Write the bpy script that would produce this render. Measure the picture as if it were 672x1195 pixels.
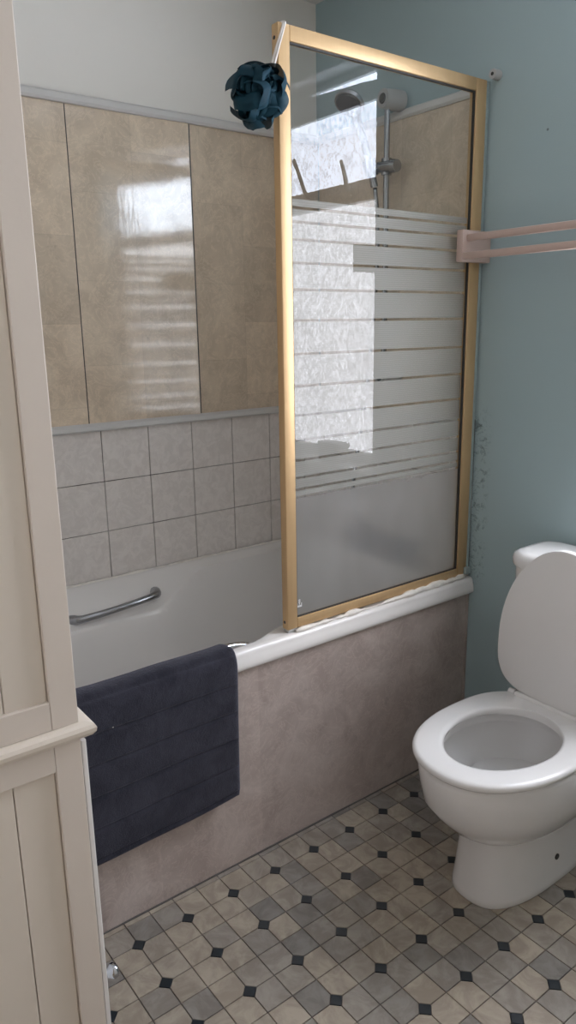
import bpy, bmesh, math, random
from mathutils import Vector, Matrix

for o in list(bpy.data.objects):
    bpy.data.objects.remove(o, do_unlink=True)
scene = bpy.context.scene
C = scene.collection
rnd = random.Random(7)

# ------------------------------------------------------------------ camera
CAM = Vector((2.17621593, -1.8122453, 1.37831854))
YAW, PITCH, ROLL, FPX = math.radians(52.76182), math.radians(-13.93149), math.radians(-0.92935), 873.58
fw = Vector((-math.sin(YAW) * math.cos(PITCH), math.cos(YAW) * math.cos(PITCH), math.sin(PITCH)))
r0 = Vector((math.cos(YAW), math.sin(YAW), 0))
u0 = r0.cross(fw)
rt = math.cos(ROLL) * r0 + math.sin(ROLL) * u0
up = -math.sin(ROLL) * r0 + math.cos(ROLL) * u0
cd = bpy.data.cameras.new('camera')
cam = bpy.data.objects.new('camera', cd)
C.objects.link(cam)
m3 = Matrix((rt, up, -fw)).transposed()
cam.matrix_world = Matrix.Translation(CAM) @ m3.to_4x4()
cd.sensor_fit = 'AUTO'
cd.sensor_width = 36.0
cd.lens = FPX / 1195.0 * 36.0
cd.clip_start = 0.02
scene.camera = cam


def project(p):
    d = Vector(p) - CAM
    z = d.dot(fw)
    if z < 0.05:
        return None
    return (336 + FPX * d.dot(rt) / z, 597.5 - FPX * d.dot(up) / z, z)


# ------------------------------------------------------------------ world, exposure
WINDOW_STRENGTH = 24.0
world = bpy.data.worlds.new('world')
scene.world = world
world.use_nodes = True
bg = world.node_tree.nodes['Background']
bg.inputs['Color'].default_value = (1.0, 0.76, 0.55, 1)   # dim warm daylight of the hall behind the open doorway
bg.inputs['Strength'].default_value = 0.30
scene.view_settings.view_transform = 'Standard'
scene.view_settings.look = 'None'
scene.view_settings.gamma = 1.0
scene.view_settings.use_curve_mapping = False
scene.view_settings.exposure = 0.15


# ------------------------------------------------------------------ materials
def lin(r, g, b):
    def f(c):
        c /= 255.0
        return c / 12.92 if c <= 0.04045 else ((c + 0.055) / 1.055) ** 2.4
    return (f(r), f(g), f(b), 1)


class NT:
    def __init__(self, name):
        self.m = bpy.data.materials.new(name)
        self.m.use_nodes = True
        self.t = self.m.node_tree
        self.n = self.t.nodes
        self.bsdf = self.n['Principled BSDF']
        self.out = self.n['Material Output']

    def node(self, kind, **kw):
        nd = self.n.new(kind)
        for k, v in kw.items():
            setattr(nd, k, v)
        return nd

    def put(self, sock, v):
        if isinstance(v, bpy.types.NodeSocket):
            self.t.links.new(v, sock)
        else:
            sock.default_value = v

    def math(self, op, a, b=None, c=None, clamp=False):
        nd = self.node('ShaderNodeMath', operation=op, use_clamp=clamp)
        self.put(nd.inputs[0], a)
        if b is not None:
            self.put(nd.inputs[1], b)
        if c is not None:
            self.put(nd.inputs[2], c)
        return nd.outputs[0]

    def smooth(self, v, lo, hi, a=0.0, b=1.0):
        nd = self.node('ShaderNodeMapRange', interpolation_type='SMOOTHSTEP')
        for i, x in enumerate((v, lo, hi, a, b)):
            self.put(nd.inputs[i], x)
        return nd.outputs[0]

    def mix(self, fac, a, b, blend='MIX'):
        nd = self.node('ShaderNodeMix', data_type='RGBA', blend_type=blend)
        self.put(nd.inputs[0], fac)
        self.put(nd.inputs[6], a)
        self.put(nd.inputs[7], b)
        return nd.outputs[2]

    def pos(self, scale=(1, 1, 1)):
        g = self.node('ShaderNodeNewGeometry')
        mp = self.node('ShaderNodeMapping')
        mp.inputs['Scale'].default_value = scale
        self.t.links.new(g.outputs['Position'], mp.inputs['Vector'])
        return mp.outputs['Vector']

    def xyz(self):
        g = self.node('ShaderNodeNewGeometry')
        s = self.node('ShaderNodeSeparateXYZ')
        self.t.links.new(g.outputs['Position'], s.inputs[0])
        return s.outputs

    def noise(self, scale, detail=4, rough=0.55, vec=None, dist=0.0):
        nd = self.node('ShaderNodeTexNoise')
        nd.inputs['Scale'].default_value = scale
        nd.inputs['Detail'].default_value = detail
        nd.inputs['Roughness'].default_value = rough
        nd.inputs['Distortion'].default_value = dist
        self.t.links.new(vec if vec is not None else self.pos(), nd.inputs['Vector'])
        return nd.outputs[0]

    def bump(self, h, strength=0.2, dist=0.01):
        nd = self.node('ShaderNodeBump')
        nd.inputs['Strength'].default_value = strength
        nd.inputs['Distance'].default_value = dist
        self.t.links.new(h, nd.inputs['Height'])
        self.t.links.new(nd.outputs[0], self.bsdf.inputs['Normal'])

    def set(self, **kw):
        for k, v in kw.items():
            self.put(self.bsdf.inputs[k.replace('_', ' ')], v)
        return self


def simple(name, col, rough=0.5, metal=0.0, var=0.06, vscale=9, bump=0.0, bscale=60, coat=0.0):
    t = NT(name)
    dk = tuple(c * (1 - var) for c in col[:3]) + (1,)
    lt = tuple(min(1, c * (1 + var)) for c in col[:3]) + (1,)
    t.set(Base_Color=t.mix(t.noise(vscale), dk, lt), Roughness=rough, Metallic=metal)
    if coat:
        t.set(Coat_Weight=coat, Coat_Roughness=0.05)
    if bump:
        t.bump(t.noise(bscale, 3), bump, 0.002)
    return t.m


M = {}
M['porcelain'] = simple('white_porcelain', (0.74, 0.73, 0.72, 1), 0.12, var=0.02, coat=0.4)
M['seat_plastic'] = simple('white_seat_plastic', (0.76, 0.75, 0.74, 1), 0.22, var=0.02)
M['acrylic'] = simple('white_bath_acrylic', (0.80, 0.775, 0.75, 1), 0.13, var=0.03, vscale=4)
M['chrome'] = simple('chrome', (0.72, 0.74, 0.76, 1), 0.13, 1.0, var=0.05)
M['dull_chrome'] = simple('dark_chrome', (0.36, 0.37, 0.39, 1), 0.25, 1.0, var=0.1)  # darker, slightly rougher chrome for the shower, tap and back grab handle
M['knob_chrome'] = simple('knob_chrome', (0.5, 0.52, 0.55, 1), 0.12, 1.0, var=0.05)
M['cream_board'] = simple('cream_board_paint', (0.72, 0.65, 0.565, 1), 0.42, var=0.03, vscale=6)
M['dark_rubber'] = simple('dark_rubber', (0.03, 0.028, 0.025, 1), 0.6)
M['white_upvc'] = simple('white_upvc', (0.80, 0.80, 0.80, 1), 0.3, var=0.02)
M['trim_white'] = simple('dull_white_trim', (0.62, 0.61, 0.59, 1), 0.35, var=0.05)
M['white_gloss'] = simple('white_gloss_paint', (0.80, 0.79, 0.77, 1), 0.25, var=0.03)
M['sealant'] = simple('aged_white_sealant', (0.80, 0.76, 0.70, 1), 0.55, var=0.2, vscale=45, bump=0.4)
M['grey_plastic'] = simple('grey_white_plastic', (0.45, 0.45, 0.44, 1), 0.35)
M['channel'] = simple('pale_grey_channel', (0.30, 0.37, 0.37, 1), 0.4, var=0.2, vscale=30)
def mk_grout():
    t = NT('patchy_grout')
    t.set(Base_Color=t.mix(t.smooth(t.noise(4.5, 4, 0.6), 0.42, 0.58), (0.09, 0.08, 0.07, 1), (0.42, 0.40, 0.37, 1)), Roughness=0.9)
    return t.m


M['grout'] = mk_grout()
M['floor_grout'] = simple('floor_joint', (0.11, 0.10, 0.095, 1), 0.85, var=0.3, vscale=25)
M['cream_paint'] = simple('cream_cabinet_paint', (0.70, 0.63, 0.56, 1), 0.42, var=0.035, vscale=6, bump=0.05, bscale=120)
M['white_wall'] = simple('off_white_wall_paint', (0.80, 0.775, 0.72, 1), 0.75, var=0.03, vscale=3, bump=0.06, bscale=180)
M['ceiling'] = simple('white_ceiling_paint', (0.74, 0.74, 0.72, 1), 0.8, var=0.02)
M['rail_wood'] = simple('pale_pink_wood', (0.52, 0.39, 0.335, 1), 0.5, var=0.10, vscale=14)
M['dark_dot'] = simple('dark_slate_inset', (0.022, 0.028, 0.033, 1), 0.32, var=0.3, vscale=60)
M['cord'] = simple('white_cord', (0.72, 0.68, 0.63, 1), 0.8)
M['green_tag'] = simple('green_fabric_tag', (0.08, 0.13, 0.07, 1), 0.8)
M['sill_box'] = simple('grey_soap_box', (0.30, 0.29, 0.30, 1), 0.5)
M['etch'] = simple('etched_white_mark', (0.75, 0.77, 0.78, 1), 0.6)
M['lint'] = simple('white_lint', (0.8, 0.78, 0.75, 1), 0.9)


def mk_gold():
    t = NT('gold_anodised_metal')
    n = t.noise(1.0, 3, vec=t.pos((90, 90, 3)))
    t.set(Base_Color=t.mix(n, (0.57, 0.385, 0.20, 1), (0.65, 0.445, 0.24, 1)), Metallic=0.5, Roughness=0.48)
    return t.m


M['gold'] = mk_gold()


def mk_teal():
    t = NT('teal_wall_paint')
    base = t.mix(t.noise(3), (0.345, 0.450, 0.470, 1), (0.370, 0.475, 0.495, 1))
    x, y, z = t.xyz()
    # mould and scuffs beside the bath screen: stains with their own shape
    nearx = t.smooth(t.math('ABSOLUTE', t.math('SUBTRACT', x, 0.752)), 0.006, 0.05, 1.0, 0.0)
    zm = t.math('MULTIPLY', t.smooth(z, 0.54, 0.62), t.smooth(z, 1.06, 1.16, 1.0, 0.0))
    spots = t.smooth(t.noise(30, 8, 0.8, dist=1.5), 0.49, 0.67)
    fac = t.math('MULTIPLY', t.math('MULTIPLY', nearx, zm), spots)
    fac = t.math('MULTIPLY', fac, 0.85)
    col = t.mix(fac, base, (0.035, 0.045, 0.042, 1))
    d = t.node('ShaderNodeVectorMath', operation='DISTANCE')
    g = t.node('ShaderNodeNewGeometry')
    t.t.links.new(g.outputs['Position'], d.inputs[0])
    d.inputs[1].default_value = (0.919, 0.0, 1.858)
    col = t.mix(t.smooth(d.outputs['Value'], 0.002, 0.0045, 0.7, 0.0), col, (0.05, 0.05, 0.05, 1))
    t.set(Base_Color=col, Roughness=0.62)
    t.bump(t.noise(160, 3), 0.08, 0.002)
    return t.m


M['teal'] = mk_teal()


def mk_laminate(name, axis, c1, c2, origin, cw=0.195, ch=0.245, zoff=0.0, rough=0.02, joints=True, streak=0.05):
    """faux-stone laminate: printed staggered stone blocks, cloudy marbling"""
    t = NT(name)
    p = t.xyz()
    a = p['xyz'.index(axis)]
    z = p[2]
    cloud = t.noise(7, 6, 0.62, dist=0.9)
    vein = t.noise(16, 8, 0.7, dist=1.6)
    col = t.mix(t.smooth(cloud, 0.3, 0.7), c1, c2)
    v = t.math('SUBTRACT', 1.0, t.smooth(t.math('ABSOLUTE', t.math('SUBTRACT', vein, 0.5)), 0.0, 0.03))
    col = t.mix(t.math('MULTIPLY', v, 0.30), col, tuple(min(1, c * 1.35) for c in c2[:3]) + (1,))
    stain = t.smooth(t.noise(24, 6, 0.75), 0.55, 0.75)
    col = t.mix(t.math('MULTIPLY', stain, 0.42), col, tuple(c * 0.62 for c in c1[:3]) + (1,))
    u = t.math('DIVIDE', t.math('SUBTRACT', a, origin), cw)
    ci = t.math('FLOOR', u)
    par = t.math('MULTIPLY', t.math('FLOORED_MODULO', ci, 2.0), 0.5)
    w = t.math('ADD', t.math('DIVIDE', t.math('SUBTRACT', z, 1.762 + zoff), ch), par)
    ri = t.math('FLOOR', w)
    cv = t.node('ShaderNodeCombineXYZ')
    t.put(cv.inputs[0], ci)
    t.put(cv.inputs[1], ri)
    wn = t.node('ShaderNodeTexWhiteNoise', noise_dimensions='3D')
    t.t.links.new(cv.outputs[0], wn.inputs['Vector'])
    tint = t.math('ADD', t.math('MULTIPLY', wn.outputs['Value'], 0.16 if joints else 0.10), 0.91)
    hv = t.node('ShaderNodeCombineXYZ')
    for i in range(3):
        t.put(hv.inputs[i], tint)
    col = t.mix(1.0, col, hv.outputs[0], 'MULTIPLY')
    if joints:
        fu = t.math('ABSOLUTE', t.math('SUBTRACT', t.math('FRACT', u), 0.5))
        fz = t.math('ABSOLUTE', t.math('SUBTRACT', t.math('FRACT', w), 0.5))
        j = t.math('MAXIMUM', t.math('GREATER_THAN', fu, 0.494), t.math('GREATER_THAN', fz, 0.495))
        col = t.mix(t.math('MULTIPLY', j, 0.14), col, tuple(c * 0.5 for c in c1[:3]) + (1,))
    sc = (60, 60, 60)
    sc = (1, 70, 2.5) if axis == 'y' else (70, 1, 2.5)
    st = t.noise(1.0, 4, 0.6, vec=t.pos(sc))
    t.set(Base_Color=col, Roughness=t.math('ADD', rough, t.math('MULTIPLY', st, 0.10)))
    t.bump(t.math('ADD', t.math('MULTIPLY', st, 0.5), t.math('MULTIPLY', t.noise(45, 3), 0.6)), streak, 0.004)
    return t.m


M['laminate_l'] = mk_laminate('stone_laminate_side', 'y', (0.58, 0.475, 0.36, 1), (0.73, 0.61, 0.47, 1), -0.522)
M['laminate_b'] = mk_laminate('stone_laminate_end', 'x', (0.58, 0.475, 0.36, 1), (0.73, 0.61, 0.47, 1), 0.02)
M['laminate_p'] = mk_laminate('stone_laminate_bath_panel', 'y', (0.42, 0.345, 0.31, 1), (0.54, 0.465, 0.425, 1), -0.07,
                              cw=0.15, ch=3.0, rough=0.28, joints=False, streak=0.03)


def mk_tile(name, c1, c2, rough, scale=10, cell=None):
    t = NT(name)
    n = t.smooth(t.noise(scale, 6, 0.65, dist=1.2), 0.36, 0.66)
    col = t.mix(n, c1, c2)
    if cell:
        g = t.node('ShaderNodeNewGeometry')
        v = t.node('ShaderNodeVectorMath', operation='SUBTRACT')
        t.t.links.new(g.outputs['Position'], v.inputs[0])
        v.inputs[1].default_value = (cell[1], cell[2], 0.5)
        v2 = t.node('ShaderNodeVectorMath', operation='SCALE')
        t.t.links.new(v.outputs[0], v2.inputs[0])
        v2.inputs['Scale'].default_value = 1.0 / cell[0]
        v3 = t.node('ShaderNodeVectorMath', operation='FLOOR')
        t.t.links.new(v2.outputs[0], v3.inputs[0])
        wn = t.node('ShaderNodeTexWhiteNoise', noise_dimensions='2D')
        t.t.links.new(v3.outputs[0], wn.inputs['Vector'])
        ramp = t.node('ShaderNodeValToRGB')
        t.t.links.new(wn.outputs['Value'], ramp.inputs[0])
        el = ramp.color_ramp.elements
        el[0].position, el[0].color = 0.0, (0.60, 0.62, 0.66, 1)
        el[1].position, el[1].color = 1.0, (1.10, 1.06, 1.0, 1)
        e = el.new(0.35)
        e.color = (0.86, 0.86, 0.87, 1)
        e = el.new(0.6)
        e.color = (1.0, 0.96, 0.90, 1)
        col = t.mix(1.0, col, ramp.outputs[0], 'MULTIPLY')
        dirt = t.smooth(t.noise(5, 7, 0.7), 0.55, 0.75)
        col = t.mix(t.math('MULTIPLY', dirt, 0.3), col, (0.13, 0.10, 0.08, 1))
        sp = t.smooth(t.noise(55, 2, 0.5), 0.76, 0.80)
        col = t.mix(t.math('MULTIPLY', sp, 0.6), col, (0.06, 0.05, 0.045, 1))
    t.set(Base_Color=col, Roughness=rough)
    t.bump(t.noise(60, 3), 0.06, 0.003)
    return t.m


M['wall_tile'] = mk_tile('grey_marbled_wall_tile', (0.74, 0.69, 0.65, 1), (0.83, 0.78, 0.74, 1), 0.22, 30)
GA, GX, GY = 0.1305, 0.815, -0.708        # floor inset lattice pitch and origin
M['floor_tile'] = mk_tile('stone_look_floor_tile', (0.30, 0.262, 0.222, 1), (0.42, 0.378, 0.322, 1), 0.36, 14, (GA / 2, GX, GY))


def mk_towel():
    t = NT('navy_terry_pile')
    n = t.smooth(t.noise(14, 6, 0.7, dist=0.6), 0.35, 0.65)
    t.set(Base_Color=t.mix(n, (0.021, 0.0215, 0.030, 1), (0.037, 0.037, 0.050, 1)), Roughness=0.95,
          Sheen_Weight=0.35, Sheen_Roughness=0.5, Sheen_Tint=(0.5, 0.5, 0.6, 1), Specular_IOR_Level=0.1)
    t.bump(t.math('ADD', t.noise(420, 3), t.noise(60, 3)), 0.8, 0.003)
    return t.m


M['towel'] = mk_towel()


def mk_net():
    t = NT('dark_teal_nylon_net')
    t.set(Base_Color=t.mix(t.noise(25), (0.002, 0.022, 0.040, 1), (0.006, 0.048, 0.072, 1)), Roughness=0.62,
          Specular_IOR_Level=0.2)
    tr = t.node('ShaderNodeBsdfTransparent')
    mx = t.node('ShaderNodeMixShader')
    mx.inputs[0].default_value = 0.06
    t.t.links.new(t.bsdf.outputs[0], mx.inputs[1])
    t.t.links.new(tr.outputs[0], mx.inputs[2])
    t.t.links.new(mx.outputs[0], t.out.inputs[0])
    return t.m


M['net'] = mk_net()


def mk_glass():
    """clear 5 mm glass: Fresnel mirror over transparency, with limescale and steam haze low down"""
    t = NT('hazy_screen_glass')
    g = t.node('ShaderNodeNewGeometry')
    fr = t.node('ShaderNodeFresnel')
    fr.inputs['IOR'].default_value = 1.5
    front = t.math('SUBTRACT', 1.0, g.outputs['Backfacing'])
    fac = t.math('MULTIPLY', t.math('MULTIPLY', fr.outputs[0], 0.82), front, clamp=True)
    tr = t.node('ShaderNodeBsdfTransparent')
    tr.inputs[0].default_value = (0.96, 0.975, 0.97, 1)
    gl = t.node('ShaderNodeBsdfGlossy')
    gl.inputs['Roughness'].default_value = 0.0
    x, y, z = t.xyz()
    low = t.smooth(z, 0.952, 0.966, 1.0, 0.0)
    n = t.noise(6, 2, 0.5, vec=t.pos((1, 1, 0.45)))
    haze = t.math('MULTIPLY', low, t.smooth(n, 0.25, 0.75, 0.40, 0.50))
    haze = t.math('MULTIPLY', t.math('ADD', haze, 0.045), front)
    df = t.node('ShaderNodeBsdfDiffuse')
    df.inputs[0].default_value = (0.42, 0.415, 0.41, 1)
    tl = t.node('ShaderNodeBsdfTranslucent')
    tl.inputs[0].default_value = (0.42, 0.415, 0.41, 1)
    dm = t.node('ShaderNodeMixShader')
    dm.inputs[0].default_value = 0.35
    t.t.links.new(df.outputs[0], dm.inputs[1])
    t.t.links.new(tl.outputs[0], dm.inputs[2])
    m1 = t.node('ShaderNodeMixShader')
    t.put(m1.inputs[0], haze)
    t.t.links.new(tr.outputs[0], m1.inputs[1])
    t.t.links.new(dm.outputs[0], m1.inputs[2])
    m2 = t.node('ShaderNodeMixShader')
    t.put(m2.inputs[0], fac)
    t.t.links.new(m1.outputs[0], m2.inputs[1])
    t.t.links.new(gl.outputs[0], m2.inputs[2])
    t.t.links.new(m2.outputs[0], t.out.inputs[0])
    return t.m


M['glass'] = mk_glass()


def mk_frost():
    t = NT('frosted_print')
    df = t.node('ShaderNodeBsdfDiffuse')
    df.inputs[0].default_value = (0.58, 0.55, 0.525, 1)
    tl = t.node('ShaderNodeBsdfTranslucent')
    tl.inputs[0].default_value = (0.58, 0.55, 0.525, 1)
    dm = t.node('ShaderNodeMixShader')
    dm.inputs[0].default_value = 0.4
    t.t.links.new(df.outputs[0], dm.inputs[1])
    t.t.links.new(tl.outputs[0], dm.inputs[2])
    tr = t.node('ShaderNodeBsdfTransparent')
    x, y, z = t.xyz()
    w = t.math('SINE', t.math('MULTIPLY', z, 2 * math.pi / 0.0052))
    mx = t.node('ShaderNodeMixShader')
    t.put(mx.inputs[0], t.math('ADD', 0.58, t.math('MULTIPLY', w, 0.05)))
    t.t.links.new(tr.outputs[0], mx.inputs[1])
    t.t.links.new(dm.outputs[0], mx.inputs[2])
    t.t.links.new(mx.outputs[0], t.out.inputs[0])
    return t.m


M['frost'] = mk_frost()


def mk_pane(name, level, tint):
    """obscure (patterned) window glass lit by the overcast daylight outside"""
    t = NT(name)
    n1 = t.noise(17, 3, 0.6, vec=t.pos((1.6, 1, 0.8)), dist=2.2)
    n2 = t.noise(34, 3, 0.6, vec=t.pos((1.0, 1, 0.9)), dist=1.6)
    pat = t.smooth(t.math('ABSOLUTE', t.math('SUBTRACT', n1, 0.5)), 0.0, 0.10, 0.66, 1.03)
    fine = t.smooth(n2, 0.35, 0.65, 0.76, 1.14)
    s = t.math('MULTIPLY', t.math('MULTIPLY', pat, fine), WINDOW_STRENGTH * level)
    t.set(Base_Color=(0.7, 0.72, 0.74, 1), Roughness=0.15, Emission_Color=tint, Emission_Strength=s)
    return t.m


M['pane'] = mk_pane('daylit_obscure_glass', 0.56, (0.95, 0.955, 1.03, 1))          # hedge and houses outside
M['pane_sky'] = mk_pane('skylit_obscure_glass', 1.05, (0.85, 0.93, 1.09, 1))      # open sky outside


# ------------------------------------------------------------------ mesh helpers
def obj(name, bm, mat, parent=None, smooth=False, angle=None):
    me = bpy.data.meshes.new(name)
    bmesh.ops.recalc_face_normals(bm, faces=bm.faces)
    bm.to_mesh(me)
    bm.free()
    me.materials.append(M[mat] if isinstance(mat, str) else mat)
    if smooth:
        for p in me.polygons:
            p.use_smooth = True
        if angle:
            me.set_sharp_from_angle(angle=math.radians(angle))
    o = bpy.data.objects.new(name, me)
    C.objects.link(o)
    if parent is not None:
        o.parent = parent
    return o


def tag(o, label, cat, group=None):
    o['label'] = label
    o['category'] = cat
    if group:
        o['group'] = group
    return o


def structure(o, label=None):
    o['kind'] = 'structure'
    if label:
        o['label'] = label
    return o


def thing(name, label, cat, group=None):
    o = bpy.data.objects.new(name, None)
    o.empty_display_size = 0.05
    C.objects.link(o)
    return tag(o, label, cat, group)


def ground(root, at):
    """move an Empty to the thing's base while its parts keep their world place"""
    root.location = at
    inv = Matrix.Translation(Vector(at)).inverted()
    for ch in root.children:
        ch.matrix_parent_inverse = inv


def box(bm, x0, x1, y0, y1, z0, z1, bev=0.0, seg=2):
    vs = [bm.verts.new((x, y, z)) for x in (x0, x1) for y in (y0, y1) for z in (z0, z1)]
    fs = [bm.faces.new([vs[i] for i in q]) for q in
          ((0, 1, 3, 2), (4, 6, 7, 5), (0, 4, 5, 1), (2, 3, 7, 6), (0, 2, 6, 4), (1, 5, 7, 3))]
    if bev:
        es = list({e for f in fs for e in f.edges})
        bmesh.ops.bevel(bm, geom=es, offset=bev, segments=seg, profile=0.5, affect='EDGES')
    return bm


def B(*a, **k):
    return box(bmesh.new(), *a, **k)


def tube(bm, pts, rad, n=10, cap=True):
    pts = [Vector(p) for p in pts]
    rads = rad if isinstance(rad, (list, tuple)) else [rad] * len(pts)
    rings = []
    prev = None
    for i, p in enumerate(pts):
        t = (pts[min(i + 1, len(pts) - 1)] - pts[max(i - 1, 0)]).normalized()
        if prev is None:
            a = Vector((0, 0, 1)) if abs(t.z) < 0.9 else Vector((1, 0, 0))
            s = t.cross(a).normalized()
        else:
            s = (prev - t * prev.dot(t)).normalized()
        prev = s
        b = t.cross(s)
        rings.append([bm.verts.new(p + (s * math.cos(k * 2 * math.pi / n) + b * math.sin(k * 2 * math.pi / n)) * rads[i])
                      for k in range(n)])
    for i in range(len(rings) - 1):
        for k in range(n):
            bm.faces.new((rings[i][k], rings[i][(k + 1) % n], rings[i + 1][(k + 1) % n], rings[i + 1][k]))
    if cap:
        bm.faces.new(rings[0][::-1])
        bm.faces.new(rings[-1])
    return bm


def T(*a, **k):
    return tube(bmesh.new(), *a, **k)


def loft(bm, rings, cap0=True, cap1=True):
    vr = [[bm.verts.new(p) for p in r] for r in rings]
    n = len(vr[0])
    for i in range(len(vr) - 1):
        for k in range(n):
            bm.faces.new((vr[i][k], vr[i][(k + 1) % n], vr[i + 1][(k + 1) % n], vr[i + 1][k]))
    if cap0:
        bm.faces.new(vr[0][::-1])
    if cap1:
        bm.faces.new(vr[-1])
    return bm


def prism(bm, prof, axis, a, b):
    """closed 2-D profile extruded along an axis from a to b"""
    def mk(p, t):
        if axis == 'y':
            return (p[0], t, p[1])
        if axis == 'x':
            return (t, p[0], p[1])
        return (p[0], p[1], t)
    return loft(bm, [[mk(p, a) for p in prof], [mk(p, b) for p in prof]])


def smoothstep(a, b, x):
    t = max(0.0, min(1.0, (x - a) / (b - a)))
    return t * t * (3 - 2 * t)


def catmull(pts, n=8):
    P = [Vector(p) for p in pts]
    P = [P[0] * 2 - P[1]] + P + [P[-1] * 2 - P[-2]]
    out = []
    for i in range(1, len(P) - 2):
        for k in range(n):
            t = k / n
            a, b, c, d = P[i - 1:i + 3]
            out.append(0.5 * ((2 * b) + (c - a) * t + (2 * a - 5 * b + 4 * c - d) * t * t + (3 * b - a - 3 * c + d) * t ** 3))
    out.append(P[-2])
    return out


# ------------------------------------------------------------------ room shell
XR, YF, ZC = 2.50, -1.84, 2.42
WX0, WX1, WZ0, WZ1 = 1.16, 1.80, 0.86, 2.215      # window opening in the teal wall
DX0, DX1, DZ = 1.56, 2.40, 2.02                   # doorway in the wall behind the camera

floor = structure(obj('floor', B(0.0, XR, YF - 0.12, 0.0, -0.08, -0.0035), 'floor_grout'))
structure(obj('ceiling', B(-0.12, XR + 0.12, YF - 0.12, 0.14, ZC, ZC + 0.1), 'ceiling'))
wall_left = structure(obj('wall_left', B(-0.12, -0.009, YF - 0.12, 0.14, -0.08, ZC), 'white_wall'))
bm = bmesh.new()
box(bm, -0.009, WX0, 0, 0.14, -0.08, ZC)
box(bm, WX1, XR, 0, 0.14, -0.08, ZC)
box(bm, WX0, WX1, 0, 0.14, -0.08, WZ0)
box(bm, WX0, WX1, 0, 0.14, WZ1, ZC)
wall_back = structure(obj('wall_back', bm, 'teal'))
structure(obj('wall_right', B(XR, XR + 0.12, YF - 0.12, 0.14, -0.08, ZC), 'white_wall'))
bm = bmesh.new()
box(bm, -0.009, DX0, YF - 0.12, YF, -0.08, ZC)
box(bm, DX1, XR, YF - 0.12, YF, -0.08, ZC)
box(bm, DX0, DX1, YF - 0.12, YF, DZ, ZC)
structure(obj('wall_front', bm, 'white_wall'))
bm = bmesh.new()
box(bm, DX0 - 0.07, DX0, YF, YF + 0.016, 0, DZ + 0.07, 0.004)
box(bm, DX1, DX1 + 0.07, YF, YF + 0.016, 0, DZ + 0.07, 0.004)
box(bm, DX0, DX1, YF, YF + 0.016, DZ, DZ + 0.07, 0.004)
structure(obj('trim_4', bm, 'white_gloss'), 'white painted architrave round the doorway')

# ---- upper stone-look laminate boards on the long wall (the middle one is bent out at one edge to steer the window's reflection)
ZMID, ZTRIM = 1.098, 1.985
seams = [-1.84, -1.692, -1.302, -0.912, -0.522, -0.132, 0.0]
for i in range(len(seams) - 1):
    a, b = seams[i] + 0.0012, seams[i + 1] - 0.0012
    bm = bmesh.new()
    prof = []
    n = 24 if i == 3 else 1
    for k in range(n + 1):
        y = a + (b - a) * k / n
        lift = 0.0
        if i == 3:
            t = max(0.0, (y - (-0.76)) / (b + 0.76))
            lift = 0.0072 * t * t  # curve added to the board's shape to place the mirrored window
        prof.append((lift, y))
    ring0 = [(x, y) for x, y in prof] + [(-0.008, b), (-0.008, a)]
    prism(bm, ring0, 'z', ZMID, ZTRIM)
    obj('wall_panel', bm, 'laminate_l', wall_left, smooth=(i == 3), angle=30)
for ys in seams[1:-1]:
    wide = 0.0072 if abs(ys + 0.522) < 0.01 else 0.0017
    obj('joint', B(-0.006, 0.0006, ys + 0.0002, ys + wide, ZMID, ZTRIM), 'floor_grout', wall_left)
obj('wall_panel', B(0.012, 0.728, -0.007, -0.0005, ZMID, ZTRIM), 'laminate_b', wall_back)

# ---- grey wall tiles, three courses, on the long wall and the tap end
TP = 0.1602
tile_me = None


def wall_tile(parent, axis, a0, z0, w, h):
    bm = bmesh.new()
    if axis == 'y':
        box(bm, -0.006, 0.0, a0, a0 + w, z0, z0 + h, 0.0012, 1)
    else:
        box(bm, a0, a0 + w, -0.0085, -0.002, z0, z0 + h, 0.0012, 1)
    return obj('tile', bm, 'wall_tile', parent)


obj('grout_bed', B(-0.009, -0.0035, YF, 0.0, 0.55, ZMID), 'grout', wall_left)
obj('grout_bed', B(0.0, 0.73, -0.0045, -0.0005, 0.55, ZMID), 'grout', wall_back)
G = 0.0024
ycols = []
y = -0.0755
while y > YF:
    ycols.append(y)
    y -= TP
for r in range(3):
    z0 = 1.0755 - (r + 1) * TP + G / 2
    wall_tile(wall_left, 'y', -0.0755 + G / 2, z0, 0.072, TP - G)
    for yc in ycols:
        lo = max(yc - TP, YF)
        if yc - lo > 0.02:
            wall_tile(wall_left, 'y', lo + G / 2, z0, yc - lo - G, TP - G)
    for k in range(5):
        x0 = 0.002 + k * TP
        wall_tile(wall_back, 'x', x0 + G / 2, z0, min(TP, 0.728 - x0) - G, TP - G)

# ---- white trims
bm = bmesh.new()
prism(bm, [(0, 1.0755), (0.012, 1.0755), (0.015, 1.081), (0.013, 1.092), (0.006, 1.1), (0, 1.1)], 'y', YF, -0.0005)
structure(obj('trim_1', bm, 'trim_white'), 'white plastic trim between the tiles and the stone-look boards')
bm = bmesh.new()
prism(bm, [(0, 1.985), (0.012, 1.985), (0.016, 1.992), (0.014, 2.006), (0.007, 2.012), (0, 2.014)], 'y', YF, -0.0005)
structure(obj('trim_2', bm, 'trim_white'), 'white plastic trim along the top of the stone-look boards')
bm = bmesh.new()
prism(bm, [(-0.0005, 1.985), (-0.012, 1.985), (-0.016, 1.992), (-0.014, 2.006), (-0.007, 2.012), (-0.0005, 2.014)], 'x', 0.016, 0.729)
structure(obj('trim_3', bm, 'trim_white'), 'white plastic trim over the board behind the shower')
bm = bmesh.new()
prism(bm, [(-0.0005, 1.0755), (-0.012, 1.0755), (-0.015, 1.081), (-0.013, 1.092), (-0.006, 1.1), (-0.0005, 1.1)], 'x', 0.016, 0.729)
structure(obj('trim_5', bm, 'trim_white'), 'white plastic trim between tiles and board behind the shower')

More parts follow.
